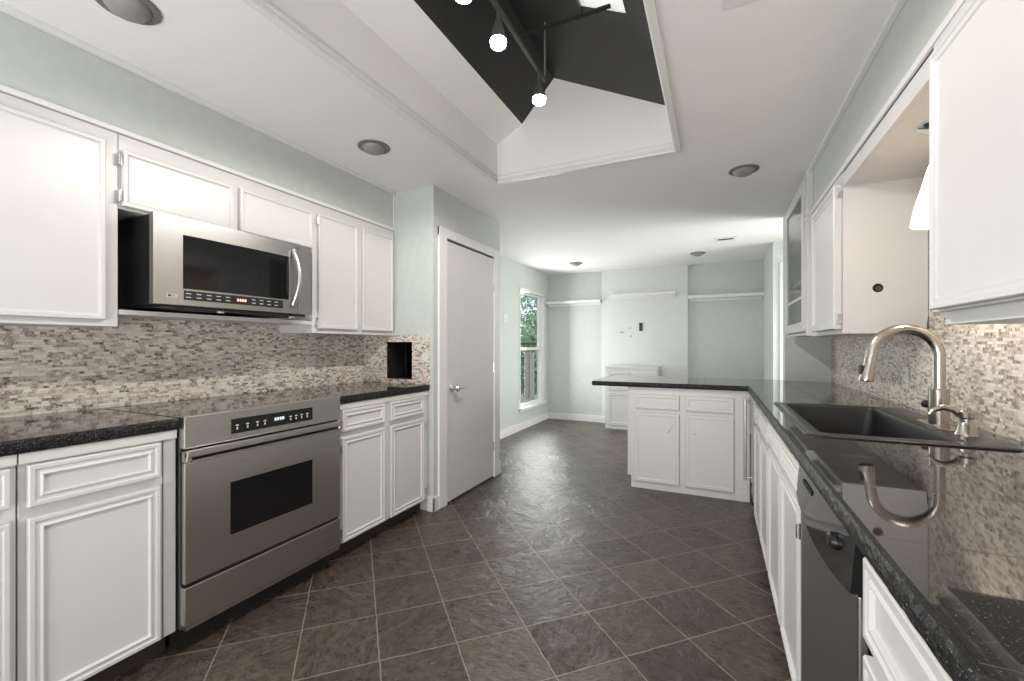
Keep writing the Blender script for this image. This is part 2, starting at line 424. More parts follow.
# pantry block with a niche in the south wall and a door in the east face
NX0, NX1, NZ0, NZ1 = -2.265, -2.02, .945, 1.222
pw = MB()
pw.box(XL, NX0, YP, YP+.1, 0, H).box(NX1, -1.838, YP, YP+.1, 0, H).box(NX0, NX1, YP, YP+.1, 0, NZ0).box(NX0, NX1, YP, YP+.1, NZ1, H)
DY0, DY1, DZ1 = 2.735, 3.50, 1.995
pw.box(-1.93, -1.838, YP+.1, DY0-.012, 0, H).box(-1.93, -1.838, DY1+.012, 3.638, 0, H).box(-1.93, -1.838, DY0-.012, DY1+.012, DZ1+.01, H)
pw.box(XL, -1.93, 3.54, 3.638, 0, H)
struct(pw.build('wall_pantry', 'green'))
nb = MB().box(NX0-.01, NX0, YP+.1, YP+.4, NZ0, NZ1).box(NX1, NX1+.01, YP+.1, YP+.4, NZ0, NZ1).box(NX0-.01, NX1+.01, YP+.1, YP+.4, NZ0-.01, NZ0).box(NX0-.01, NX1+.01, YP+.1, YP+.4, NZ1, NZ1+.01).box(NX0-.01, NX1+.01, YP+.4, YP+.41, NZ0-.01, NZ1+.01)
nb.box(NX0, NX0+.004, YP, YP+.1, NZ0, NZ1).box(NX1-.004, NX1, YP, YP+.1, NZ0, NZ1).box(NX0, NX1, YP, YP+.1, NZ0, NZ0+.004).box(NX0, NX1, YP, YP+.1, NZ1-.004, NZ1)
n_o = tag(nb.build('wall_niche', 'dark'), 'small black recessed niche in the mosaic end wall', 'niche'); n_o['kind'] = 'structure'
# niche inner divider, a dark glossy leaf
MB().box(-2.13, -2.124, YP+.05, YP+.39, NZ0+.005, NZ1-.005).build('divider', 'glass_black', n_o)

# pantry door, casing
d1 = struct(MB().box(-1.868, -1.832, DY0+.004, DY1-.003, .012, DZ1-.012).build('door_1', 'white', bev=.002))
kn = MB().lathe([(.032, 0), (.032, .008), (.012, .012), (.011, .035), (.02, .042), (.027, .052), (.028, .062), (.022, .071), (.008, .075), (.0, .075)], (-1.832, 2.80, .872), axis='X')
kn.build('door_knob', 'chrome', d1, smooth=True)
MB().tube([(-1.765, 2.80, .872), (-1.762, 2.84, .872), (-1.766, 2.89, .868)], [.009, .008, .007], 10).build('door_lever', 'chrome', d1, smooth=True)
for z in (.28, 1.0, 1.72):
    MB().cyl((-1.83, DY1+.002, z-.045), (-1.83, DY1+.002, z+.045), .006, n=10).build('hinge', 'chrome', d1, smooth=True)
MB().box(-1.9, -1.872, DY0-.012, DY0+.0, 0, DZ1+.01).build('dark_gap_strip', 'dark', d1)  # near-black strip, stands in for the shade in the door gap
struct(MB().box(-1.838, -1.82, 2.63, DY0, 0, 2.07).box(-1.838, -1.82, DY1, 3.60, 0, 2.07).box(-1.838, -1.8195, 2.63, 3.60, DZ1+.004, 2.07).build('trim_6', 'trim', bev=.004))

# baseboards
def base(name, *boxes):
    m = MB()
    for b in boxes: m.box(*b, 0, .105)
    struct(m.build(name, 'trim', bev=.004))
base('baseboard_pantry', (-1.838, -1.822, 2.566, 2.63), (-1.885, -1.822, 2.566, YP), (-1.838, -1.820, 3.60, 3.653), (-2.48, -1.82, 3.638, 3.653))
base('baseboard_left', (XL, -2.485, 3.655, 6.70))
base('baseboard_back', (-2.485, -1.6, 6.687, 6.702), (-.364, .575, 6.687, 6.702), (-.75, -.364, 6.645, 6.66), (-1.6, -1.45, 6.645, 6.66))
base('baseboard_right', (.56, .575, 5.60, 6.687))

# backsplashes
struct(MB().box(XL, XL+.012, -1.6, YP, LC, 1.34).build('wall_left_backsplash', 'mosaic'))
m = MB().box(XL+.012, NX0, YP-.012, YP, LC, 1.273).box(NX1, -1.868, YP-.012, YP, LC, 1.273).box(NX0, NX1, YP-.012, YP, LC, NZ0).box(NX0, NX1, YP-.012, YP, NZ1, 1.273)
struct(m.build('wall_pantry_backsplash', 'mosaic'))
struct(MB().box(XR-.012, XR, -1.6, 4.45, RC, 1.27).box(XR-.012, XR, 1.6, 2.60, 1.27, 1.968).build('wall_right_backsplash', 'mosaic'))

# dining window
wd = MB()
x0, x1 = -2.56, -2.52
wd.box(x0-.02, XL+.0, WY0, WY0+.03, WZ0, WZ1).box(x0-.02, XL, WY1-.03, WY1, WZ0, WZ1).box(x0-.02, XL, WY0, WY1, WZ1-.03, WZ1).box(x0-.02, XL, WY0, WY1, WZ0, WZ0+.03)
win = struct(wd.build('window_1', 'trim', bev=.003))
def sash(z0, z1, x):
    s = MB().box(x, x+.03, WY0+.03, WY0+.075, z0, z1).box(x, x+.03, WY1-.075, WY1-.03, z0, z1).box(x, x+.03, WY0+.075, WY1-.075, z0, z0+.04).box(x, x+.03, WY0+.075, WY1-.075, z1-.035, z1)
    s.build('sash', 'trim', win, bev=.003)
    MB().box(x+.012, x+.016, WY0+.075, WY1-.075, z0+.04, z1-.035).build('pane', 'pane', win)
sash(1.13, WZ1-.03, -2.585); sash(WZ0+.03, 1.165, -2.552)
MB().box(XL, XL+.02, WY0-.03, WY1+.03, WZ0-.03, WZ0).box(XL, XL+.05, WY0-.05, WY1+.05, WZ0, WZ0+.025).build('window_sill', 'trim', win, bev=.004)
MB().box(XL, XL+.008, WY0-.012, WY0, WZ0, WZ1+.012).box(XL, XL+.008, WY1, WY1+.012, WZ0, WZ1+.012).box(XL, XL+.008, WY0, WY1, WZ1, WZ1+.012).build('window_frame', 'trim', win)

# ------------------------------------------------------------ cabinets
DOOR = [(0, 0), (0, .017), (.003, .020), (.014, .020), (.017, .0155), (.026, .0155), (.030, .020), (.034, .020), (.038, .011)]
FLAT = [(0, 0), (0, .017), (.003, .020), (.016, .020), (.019, .015), (.024, .013)]
SOFT = [(0, 0), (0, .017), (.003, .020), (.026, .020), (.029, .0165), (.033, .0165)]
def hinge(parent, x, z):
    MB().box(x-.006, x+.006, -.0225, -.0, z-.024, z+.024).cyl((x, -.0235, z-.022), (x, -.0235, z+.022), .0055, n=10).build('hinge', 'chrome', parent, bev=.001)
def leaf(name, root, x0, x1, z0, z1, hinges=None, prof=DOOR):
    d = MB().panel(x0, x1, z0, z1, prof, y=-.0015).build(name, 'white', root, bev=.0012)
    if hinges is not None:
        hx, zs = hinges
        for z in zs: hinge(d, hx, z)
    return d
def cabinet(name, label, loc, rz, w, depth, z0, z1, leaves=(), drawers=(), toe=0, group=None, extra=None, cat='cabinet', prof=DOOR):
    r = empty(name, loc, rz, label, cat, group)
    b = MB().box(0, w, 0, depth, z0+toe, z1)
    if toe: b.box(.002, w-.002, .06, depth-.002, z0, z0+toe)
    if extra: extra(b)
    b.build('cabinet_body', 'white', r, bev=.0015)
    for L in leaves: leaf('cabinet_door', r, *L, prof=prof)
    for L in drawers: leaf('drawer_front', r, *L)
    return r
L90, R90 = PI/2, -PI/2
# left base run (front at x=-1.885; local x = world y)
FX = -1.885
def lip(w, zz=LC-.04):
    return lambda b: b.box(0, w, -.012, 0, zz-.034, zz-.002)
def lb(y0, y1, label, leaves, drawers, ex=None):
    w_ = y1-y0-.002
    r = cabinet('base_cabinet', label, (FX, y0+.001, 0), L90, w_, .60, 0, LC-.042, [(a-y0, b-y0, *c) for a, b, *c in leaves], [(a-y0, b-y0, *c) for a, b, *c in drawers], toe=0, extra=ex or lip(w_), group=None)
    return r
# give the left units a dark recessed plinth instead of a white one
def lbase(y0, y1, label, doors, drs, plinth=True):
    w_ = y1-y0-.002
    r = empty('base_cabinet', (FX, y0+.001, 0), L90, label, 'cabinet')
    MB().box(0, w_, 0, .60, .092, LC-.042).box(0, w_, -.010, 0, .838, LC-.044).build('cabinet_body', 'white', r, bev=.0015)
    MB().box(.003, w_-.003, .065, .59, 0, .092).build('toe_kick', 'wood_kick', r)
    for a, b, z0, z1, hg in doors:
        leaf('cabinet_door', r, a-y0, b-y0, z0, z1, None if hg is None else (hg-y0, (z0+.06, z1-.06)))
    for a, b, z0, z1 in drs: leaf('drawer_front', r, a-y0, b-y0, z0, z1)
    return r
lbase(-.60, .035, 'white base cabinet beyond the near end of the left run', [(-.57, .01, .10, .672, None)], [(-.57, .01, .708, .832)])
lbase(.037, .54, 'white base cabinet at the left frame edge beside the wide drawer unit', [(.065, .523, .10, .672, None)], [(.065, .523, .715, .832)])
r = lbase(.542, .962, 'white base cabinet with one door and one drawer just left of the stainless range', [(.558, .902, .10, .672, None)], [(.558, .902, .705, .832)])
MB().box(.914-.542, .918-.542, -.002, 0, .092, .872).build('filler_joint', 'fixture', r)
r = lbase(1.732, 2.574, 'white two-door base cabinet between the range and the pantry wall', [(1.768, 2.113, .10, .682, 1.757), (2.165, 2.515, .10, .682, 2.523)], [(1.768, 2.113, .715, .835), (2.165, 2.515, .715, .835)])

# left upper run, front at x=-2.2
def upper(y0, y1, z0, z1, label, doors, top=True, front=-2.2, rz=L90, depth=.296, prof=FLAT, name='wall_cabinet'):
    w_ = y1-y0-.002
    if rz == L90: r = empty(name, (front, y0+.001, 0), rz, label, 'cabinet'); f = lambda a: a-y0
    else: r = empty(name, (front, y1-.001, 0), rz, label, 'cabinet'); f = lambda a: y1-a
    MB().box(0, w_, 0, depth, z0, z1).build('cabinet_body', 'white', r, bev=.0015)
    for a, b, zz0, zz1, hg, hz in doors:
        a_, b_ = sorted((f(a), f(b)))
        leaf('cabinet_door', r, a_, b_, zz0, zz1, None if hg is None else (f(hg), hz), prof=prof)
    return r
UB = 1.27
upper(-.6, .1, UB, 2.055, 'white wall cabinet beyond the near end of the upper left row', [(-.55, .06, 1.295, 2.007, None, ())])
upper(.1, .914, UB, 2.055, 'large white wall cabinet at the left frame edge, nearest the camera', [(.13, .867, 1.295, 2.007, None, ())])
upper(.914, 1.85, 1.752, 2.055, 'shallow white two-door wall cabinet above the microwave', [(.92, 1.367, 1.762, 1.992, .911, (1.80, 1.95)), (1.402, 1.842, 1.775, 1.995, None, ())])
upper(1.85, YP-.004, UB, 2.055, 'tall white two-door wall cabinet between the microwave and the pantry wall', [(1.882, 2.202, 1.298, 2.0, 1.872, (1.34, 1.95)), (2.247, 2.553, 1.298, 2.0, None, ())])
tag(MB().box(XL+.013, -2.2, .916, 1.848, 1.322, 1.338).box(-2.2, -2.195, .916, 1.848, 1.32, 1.34).build('wall_shelf', 'white', bev=.001), 'thin white shelf board directly under the microwave', 'shelf')

# ------------------------------------------------------------ microwave (local x = world y, front -y)
mw = empty('microwave', (-2.105, .977, 1.366), L90, 'stainless over-the-range microwave with black window under the shallow cabinet', 'microwave')
W_, Hm = .760, .376
MB().box(.012, W_-.012, 0, .375, .0, Hm).build('housing', 'black', mw, bev=.003)
# bowed steel front, profile across the width
def bow(x): return .030+.016*(1-((x-W_/2)/(W_/2))**2)
def bowed(x0, x1, z0, z1, back, n=24, off=0):
    b = MB(); fr = []
    for i in range(n+1):
        x = x0+(x1-x0)*i/n; y = -(bow(x)+off)
        fr.append([b.b.verts.new((x, y, z0)), b.b.verts.new((x, y, z1)), b.b.verts.new((x, back, z1)), b.b.verts.new((x, back, z0))])
    for i in range(n):
        for k in range(4): b.b.faces.new((fr[i][k], fr[i][(k+1) % 4], fr[i+1][(k+1) % 4], fr[i+1][k]))
    b.b.faces.new(fr[0]); b.b.faces.new(fr[-1]); return b
bowed(0, .668, .0, Hm, 0).build('door', 'steel_mw', mw, bev=.003, smooth=True)
bowed(.671, W_, .0, Hm, 0, 8).build('side_panel', 'steel_mw', mw, bev=.003, smooth=True)
bowed(.105, .612, .072, .302, -.02, off=.0012).build('door_window', 'glass_black', mw, smooth=True)
cp = bowed(.108, .575, .024, .064, -.02, off=.0016).build('control_panel', 'black', mw, smooth=True)
for i in range(11):
    for j in range(2):
        if 4.6 < i < 6.7: continue
        x = .125+i*.041; z = .036+j*.016; y = -(bow(x)+.0022)
        MB().box(x-.010, x+.010, y, y+.0008, z-.0018, z+.0018).build('key_legend', 'legend', cp)
k = MB()
for i in range(4):
    x = .335+i*.012; y = -(bow(x)+.0024); k.box(x-.004, x+.004, y, y+.0008, .038, .050)
k.build('clock_display', 'digits', cp)
hp = [(.634, -(bow(.634)+.006), .045)]+[(.634+.012*math.sin(PI*t/10), -(bow(.634)+.006+.036*math.sin(PI*t/10)), .045+.30*t/10) for t in range(1, 10)]+[(.634, -(bow(.634)+.006), .345)]
MB().tube(hp, .0125, 14).build('handle', 'steel', mw, smooth=True)
bd = MB().box(.045, .083, -(bow(.06)+.003), -.03, .030, .046).build('badge', 'legend', mw)
text_part('LG', .012, 'badge_letters', 'black', mw, Matrix.Translation((.068, -(bow(.066)+.0036), .038)) @ Matrix.Rotation(PI/2, 4, 'X'))
MB().lathe([(.0052, 0), (.0052, .001), (0, .001)], (.053, -(bow(.06)+.0040), .038), 16, axis='Y').build('badge_dot', 'black', mw)
MB().box(.03, .73, -.02, .36, -.012, 0).box(.10, .28, .02, .2, -.016, -.012).box(.48, .66, .02, .2, -.016, -.012).build('underside_grille', 'black', mw)
for x in (.28, .66): MB().box(x, x+.02, .0, .02, -.020, -.012).build('mounting_tab', 'plate', mw)

# ------------------------------------------------------------ range
rg = empty('range', (-1.868, .967, 0), L90, 'stainless built-in range with black oven window between the left base cabinets', 'oven')
RW = .760
MB().box(.0, RW, .0, .57, .095, .905).build('housing', 'steel_dark', rg)
MB().prism([(0, 0)], 0, 0) if False else None
p = MB().prism([(0, .795), (RW, .795), (RW, .921), (0, .921)], -.030, 0).build('control_fascia', 'steel', rg, bev=.004)
cp = MB().box(.175, .580, -.0325, -.03, .822, .884).build('control_panel', 'glass_black', rg, bev=.001)
for x in (.20, .245, .29, .325, .455, .485, .515, .548):
    MB().box(x-.006, x+.006, -.0335, -.0325, .853, .859).build('key_legend', 'legend', cp)
    MB().box(x-.003, x+.003, -.0335, -.0325, .838, .848).build('key_legend', 'legend', cp)
k = MB()
for i in range(4): k.box(.372+i*.013, .381+i*.013, -.0337, -.0325, .848, .862)
k.build('clock_display', 'digits_grey', cp)
MB().box(.0, RW, -.012, 0, .262, .79).build('door_back', 'black', rg)
dr = MB().box(.0, RW, -.032, -.012, .275, .742).build('oven_door', 'steel', rg, bev=.004)
MB().box(.0, RW, -.050, -.028, .762, .790).box(.0, RW, -.038, -.012, .742, .75).box(.0, .02, -.046, -.0, .745, .785).box(RW-.02, RW, -.046, 0, .745, .785).build('handle', 'steel', dr, bev=.004)
MB().box(.172, .578, -.0345, -.030, .402, .622).build('oven_window', 'glass_black', dr, bev=.001)
MB().box(.0, RW, -.032, -.0, .112, .262).build('drawer', 'steel', rg, bev=.004)
MB().box(.005, RW-.005, -.028, 0, .096, .110).build('drawer_rail', 'steel', rg)
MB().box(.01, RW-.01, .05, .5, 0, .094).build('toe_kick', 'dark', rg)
MB().box(.0, RW, .0, .56, .906, .9155).build('cooktop', 'cooktop', rg, bev=.002)

# ------------------------------------------------------------ worktops
def rough_edge(path, z0, z1, out, parent, seg=.012, depth=.012):
    """chiselled edge strip along a straight line path; out = outward unit vector"""
    (xa, ya), (xb, yb) = path; L = math.hypot(xb-xa, yb-ya); n = max(2, int(L/seg)); mz = 6
    b = MB().b; mb = MB(); mb.b.free(); mb.b = b
    g = []
    for i in range(n+1):
        t = i/n; rowv = []
        for j in range(mz+1):
            z = z0+(z1-z0)*j/mz
            bul = math.sin(PI*min(max(j/mz, .0), 1))*.004
            rr = bul+random.uniform(-.0014, .0014) if 0 < j < mz else -.001+random.uniform(-.001, .001)
            rowv.append(b.verts.new((xa+(xb-xa)*t+out[0]*rr, ya+(yb-ya)*t+out[1]*rr, z)))
        # back vertices
        rowv.append(b.verts.new((xa+(xb-xa)*t-out[0]*depth, ya+(yb-ya)*t-out[1]*depth, z1)))
        rowv.append(b.verts.new((xa+(xb-xa)*t-out[0]*depth, ya+(yb-ya)*t-out[1]*depth, z0)))
        g.append(rowv)
    m_ = len(g[0])
    for i in range(n):
        for j in range(m_):
            b.faces.new((g[i][j], g[i][(j+1) % m_], g[i+1][(j+1) % m_], g[i+1][j]))
    b.faces.new(g[0]); b.faces.new(g[-1])
    return mb.build('edge_tiles', 'granite_edge', parent)
wt = tag(MB().box(XL+.013, -1.876, -.6, .962, LC-.040, LC).box(XL+.013, -2.445, .962, 1.731, LC-.04, LC).build('worktop', 'granite_left', bev=.001), 'black granite worktop with chiselled edge left of the range', 'worktop')
rough_edge(((-1.866, -.6), (-1.866, .962)), LC-.041, LC-.0005, (1, 0), wt)
rough_edge(((-1.876, .958), (-2.42, .958)), LC-.041, LC-.0005, (0, 1), wt, depth=.006) if False else None
wt2 = tag(MB().box(XL+.013, -1.876, 1.7315, YP-.013, LC-.040, LC).build('worktop', 'granite_left', bev=.001), 'black granite worktop between the range and the pantry wall', 'worktop')
rough_edge(((-1.866, 1.7315), (-1.866, YP-.013)), LC-.041, LC-.0005, (1, 0), wt2)

SX0, SX1, SY0, SY1 = .30, .79, 1.77, 2.67       # sink cut-out
XC = .218
w = MB()
zt, zb = RC, RC-.038
w.box(XC+.01, SX0, -.6, 3.725, zb, zt).box(SX1, XR-.013, -.6, 3.725, zb, zt)
w.box(SX0, SX1, -.6, SY0, zb, zt).box(SX0, SX1, SY1, 3.725, zb, zt)
w.box(-.965, .53, 3.725, 4.53, zb, zt).box(.53, XR-.013, 3.725, 4.445, zb, zt)
wr = tag(w.build('worktop', 'granite'), 'L-shaped black granite worktop running past the sink and over the peninsula', 'worktop')
rough_edge(((XC, -.6), (XC, 3.722)), zb-.001, zt-.0005, (-1, 0), wr)
rough_edge(((-.975, 3.715), (XC, 3.715)), zb-.001, zt-.0005, (0, -1), wr)
rough_edge(((-.975, 3.715), (-.975, 4.54)), zb-.001, zt-.0005, (-1, 0), wr)
rough_edge(((-.975, 4.54), (.53, 4.54)), zb-.001, zt-.0005, (0, 1), wr)

# ------------------------------------------------------------ peninsula cabinet (faces -y)
pr = empty('peninsula_cabinet', (-.668, 3.752, 0), 0, 'white two-door peninsula cabinet with two drawer fronts under the worktop end', 'cabinet')
MB().box(0, .90, 0, .60, .10, zb-.002).box(.018, .90, .002, .58, 0, .10).box(-.012, 0, .0, .60, .10, zb-.002).build('cabinet_body', 'white', pr, bev=.002)
X0 = -.668
for a, b_, hx in ((-.618, -.268, -.352), (-.222, .124, -.16)):
    d = leaf('cabinet_door', pr, a-X0, b_-X0, .065, .640, prof=SOFT)
    # hardware painted over in white: small swivel latch pull
    px_ = hx-X0
    sg = -1 if hx < -.2 else 1
    MB().lathe([(.010, 0), (.012, -.006), (.009, -.014), (0, -.016)], (px_, -.018, .50), 14, 'Y').tube([(px_, -.024, .50), (px_-sg*.022, -.024, .535), (px_-sg*.038, -.024, .565)], [.006, .004, .003], 8).build('latch_pull', 'trim', d, smooth=True)
    leaf('drawer_front', pr, a-X0, b_-X0, .672, .790, prof=SOFT)

# ------------------------------------------------------------ right base run (faces -x, front at x=.25)
RF = .252
def rbase(y0, y1, label, doors, drs):
    w_ = y1-y0-.002
    r = empty('base_cabinet', (RF, y1-.001, 0), R90, label, 'cabinet')
    cb = MB().box(.002, w_-.002, .05, .59, 0, .085)
    if y0 > 1.2: cb.box(0, w_, 0, .018, .085, zb-.002).box(0, .018, .018, .6, .085, .64).box(w_-.018, w_, .018, .6, .085, .64).box(.018, w_-.018, .018, .6, .085, .1).box(.018, w_-.018, .59, .6, .1, zb-.002)
    else: cb.box(0, w_, 0, .60, .085, zb-.002)
    cb.build('cabinet_body', 'white', r, bev=.002)
    for a, b, z0, z1, hg in doors: leaf('cabinet_door', r, y1-b, y1-a, z0, z1, None if hg is None else (y1-hg, (z0+.07, z1-.07)))
    for a, b, z0, z1 in drs: leaf('drawer_front', r, y1-b, y1-a, z0, z1)
    return r
rbase(-.60, .18, 'white base cabinet at the near end of the right run, past the frame', [(-.57, .15, .08, .655, None)], [(-.57, .15, .69, .815)])
rbase(.18, .965, 'white base cabinet nearest the camera on the right, beside the dishwasher', [(.20, .945, .08, .655, None)], [(.20, .945, .685, .825)])
rbase(1.585, 2.50, 'white two-door base cabinet under the sink, beside the dishwasher', [(1.60, 2.02, .06, .69, 1.591), (2.05, 2.47, .06, .69, None)], [(1.60, 2.02, .72, .815), (2.05, 2.47, .72, .815)])
rbase(2.50, 3.36, 'white two-door base cabinet on the right run past the sink', [(2.52, 2.92, .06, .66, None), (2.95, 3.33, .06, .66, None)], [(2.52, 2.92, .70, .80), (2.95, 3.33, .70, .80)])
# narrow built-in unit with a bar handle beside the inner corner
na = empty('built_in_appliance', (RF, 3.728, 0), R90, 'narrow built-in unit with a tall steel bar handle in the inner corner', 'appliance')
MB().box(0, .365, 0, .6, .03, zb-.002).build('housing', 'white', na, bev=.002)
MB().box(.012, .355, -.014, 0, .10, .82).build('door', 'steel', na, bev=.003)
hb = MB().cyl((.10, -.058, .20), (.10, -.058, .80), .010, n=16).build('bar_handle', 'steel', na, smooth=True)
for z in (.225, .775): MB().cyl((.10, -.058, z), (.10, -.012, z), .007, n=12).build('handle_post', 'steel', hb, smooth=True)
MB().tube([(.14, -.02, .20), (.15, -.024, .13), (.15, -.02, .07), (.14, -.01, .035)], .004, 8).build('power_cord', 'black', na, smooth=True)

# dishwasher
dw = empty('dishwasher', (RF, 1.577, 0), R90, 'dark stainless dishwasher with glossy black control panel on the right', 'dishwasher')
MB().box(.0, .60, .0, .55, .09, zb-.004).build('housing', 'black', dw)
MB().box(.006, .594, -.018, 0, .115, .735).build('door', 'steel_dark', dw, bev=.004)
# curved-bottom black control panel, leaning out at the foot
b = MB(); N = 24; fr = []
for i in range(N+1):
    x = .006+.588*i/N; t_ = (i/N-.5)*2
    zlo = .738-.028*(1-t_*t_)
    fr.append([b.b.verts.new((x, -.030-.006*(1-t_*t_), zlo)), b.b.verts.new((x, -.021, .838)), b.b.verts.new((x, 0, .838)), b.b.verts.new((x, -.0, zlo))])
for i in range(N):
    for k_ in range(4): b.b.faces.new((fr[i][k_], fr[i][(k_+1) % 4], fr[i+1][(k_+1) % 4], fr[i+1][k_]))
b.b.faces.new(fr[0]); b.b.faces.new(fr[-1])
cpn = b.build('control_panel', 'glass_black', dw, smooth=True)
MB().box(.10, .22, -.0275, -.024, .80, .812).build('vent_slot', 'dark', cpn)
MB().lathe([(.018, 0), (.017, -.010), (.012, -.014), (0, -.014)], (.47, -.0265, .785), 20, 'Y').build('control_knob', 'black', cpn, smooth=True)
MB().box(.01, .59, .04, .5, 0, .088).build('toe_kick', 'black', dw)

# ------------------------------------------------------------ right uppers
upper(-.6, .55, 1.25, 2.033, 'white wall cabinet beyond the near end of the upper right row', [(-.57, .52, 1.295, 1.985, None, ())], front=.575, rz=R90, depth=.30)
rr = upper(.55, 1.60, 1.25, 2.033, 'large white wall cabinet nearest the camera on the right', [], front=.575, rz=R90, depth=.30)
d = MB().box(0, 1.048, -.025, 0, 1.285, 2.033).build('face_frame', 'white', rr, bev=.001)
leaf('cabinet_door', rr, 1.6-1.567, 1.6-.58, 1.29, 1.985, prof=[(0, .02), (0, .042), (.003, .045), (.012, .045), (.015, .041), (.028, .041), (.032, .036), (.036, .036)])
# rail and ceiling board over the sink alcove
tag(MB().box(.56, .575, 1.602, 2.600, 1.968, 2.034).box(.575, XR-.001, 1.602, 2.600, 1.968, 1.98).build('bridge_board', 'white', bev=.002), 'white board bridging the sink alcove between the right wall cabinets', 'panel')
# far cabinet with bare side facing the camera
fc = empty('wall_cabinet', (.56, 3.20, 0), R90, 'white wall cabinet past the sink with a bare side panel holding a round hole', 'cabinet')
m = MB()
hx, hz, hr = 2.602, 1.467, .021
m.box(-.157, .596, 0, .315, 1.252, 2.034)
m.build('cabinet_body', 'white', fc, bev=.0015)
# side panel with a real round hole (local x .598 side, world y=2.602)
b = MB(); n = 28
cx, cz = .135, hz        # local y (depth) , z
x_a, x_b = .598, .597-.003
x_a = .600
outer = []
inner = []
for xx in (x_a, .5965):
    ri = [b.b.verts.new((xx, cx+hr*math.cos(2*PI*k_/n), cz+hr*math.sin(2*PI*k_/n))) for k_ in range(n)]
    ro = []
    for k_ in range(n):
        a_ = 2*PI*k_/n; dx_, dz_ = math.cos(a_), math.sin(a_)
        ty = (.316-cx)/dx_ if dx_ > 1e-6 else ((.0-cx)/dx_ if dx_ < -1e-6 else 1e9)
        tz = (2.034-cz)/dz_ if dz_ > 1e-6 else ((1.252-cz)/dz_ if dz_ < -1e-6 else 1e9)
        t_ = min(ty, tz); ro.append(b.b.verts.new((xx, cx+dx_*t_, cz+dz_*t_)))
    for k_ in range(n):
        b.b.faces.new((ri[k_], ri[(k_+1) % n], ro[(k_+1) % n], ro[k_]))
    inner.append(ri)
for k_ in range(n): b.b.faces.new((inner[0][k_], inner[0][(k_+1) % n], inner[1][(k_+1) % n], inner[1][k_]))
b.build('side_panel', 'white', fc)
MB().lathe([(hr+.0005, .5966), (hr+.0005, .5972), (0, .5972)], (0, cx, cz), 24, 'X').build('pipe_hole', 'dark', fc)
MB().lathe([(.012, .597), (.012, .5995), (.008, .5998), (0, .5998)], (0, cx+.004, cz-.002), 16, 'X').build('pipe_end', 'rust', fc)
leaf('cabinet_door', fc, .028, .585, 1.275, 1.985, (.592, (1.325, 1.94)), prof=[(0, 0), (0, .030), (.003, .034), (.03, .034), (.033, .029), (.045, .026), (.05, .022)])
MB().box(-.157, .60, -.004, 0, 1.99, 2.034).build('top_rail', 'white', fc)
# tall post between the two far cabinets
po = tag(MB().box(.535, .86, 3.360, 3.42, 1.258, H-.001).build('filler_post', 'white', bev=.002), 'white upright filler post between the solid-door and glass-door cabinets', 'panel')
MB().lathe([(.018, 0), (.016, -.006), (.006, -.010), (0, -.010)], (.535, 3.39, 2.02), 18, 'X').build('round_cap', 'plate', po, smooth=True)
# glass-door cabinet
gc = empty('glass_door_cabinet', (.55, 4.30, 0), R90, 'tall white glass-door wall cabinet at the far end of the right row', 'cabinet')
gw = 4.30-3.422
MB().box(0, .016, 0, .32, 1.265, H-.003).box(gw-.016, gw, 0, .32, 1.265, H-.003).box(.016, gw-.016, 0, .32, 1.265, 1.285).box(.016, gw-.016, 0, .32, H-.02, H-.003).box(.016, gw-.016, .305, .32, 1.285, H-.02).box(.0, .05, -.003, .0, 1.265, H-.003).box(gw-.04, gw, -.003, 0, 1.265, H-.003).build('cabinet_body', 'white', gc, bev=.001)
MB().box(.018, gw-.018, .02, .3, 1.66, 1.675).box(.018, gw-.018, .02, .3, 1.98, 1.995).build('inner_shelf', 'white', gc)
d = MB()
d.box(.03, .10, -.024, -.004, 1.29, 2.30).box(gw-.10, gw-.03, -.024, -.004, 1.29, 2.30).box(.10, gw-.10, -.024, -.004, 1.29, 1.355).box(.10, gw-.10, -.024, -.004, 2.225, 2.30).box(.10, gw-.10, -.022, -.006, 1.515, 1.535)
gd = d.build('cabinet_door', 'white', gc, bev=.002)
MB().box(.10, gw-.10, -.016, -.012, 1.355, 2.225).build('glass_pane', 'cab_glass', gd)

# ------------------------------------------------------------ sink
sk = empty('sink', (.54, 2.22, RC), 0, 'black drop-in granite composite sink in the right worktop', 'sink')
ox, oy = .54, 2.22
rx0, rx1, ry0, ry1 = .275-ox, .81-ox, 1.745-oy, 2.695-oy
bx0, bx1, by0, by1 = .33-ox, .685-ox, 1.81-oy, 2.63-oy
b = MB()
def rrect(x0, x1, y0, y1, r, z, n=5):
    pts = []
    for cx_, cy_, a0 in ((x1-r, y1-r, 0), (x0+r, y1-r, PI/2), (x0+r, y0+r, PI), (x1-r, y0+r, 1.5*PI)):
        for k_ in range(n+1):
            a_ = a0+PI/2*k_/n; pts.append((cx_+r*math.cos(a_), cy_+r*math.sin(a_), z))
    return pts
rings = [rrect(bx0-.012, bx1+.012, by0-.012, by1+.012, .03, -.0205), rrect(rx0+.02, rx1-.02, ry0+.02, ry1-.02, .03, .0006), rrect(rx0, rx1, ry0, ry1, .035, .0006), rrect(rx0+.001, rx1-.001, ry0+.001, ry1-.001, .035, .004), rrect(rx0+.006, rx1-.006, ry0+.006, ry1-.006, .03, .0065),
         rrect(bx0-.01, bx1+.01, by0-.01, by1+.01, .035, .0065), rrect(bx0-.003, bx1+.003, by0-.003, by1+.003, .032, .004), rrect(bx0, bx1, by0, by1, .03, -.004),
         rrect(bx0+.012, bx1-.012, by0+.012, by1-.012, .045, -.18), rrect(bx0+.04, bx1-.04, by0+.04, by1-.04, .04, -.20), rrect((bx0+bx1)/2-.04, (bx0+bx1)/2+.04, (by0+by1)/2-.04, (by0+by1)/2+.04, .039, -.204)]
vr = [[b.b.verts.new(p_) for p_ in rg_] for rg_ in rings[1:]]
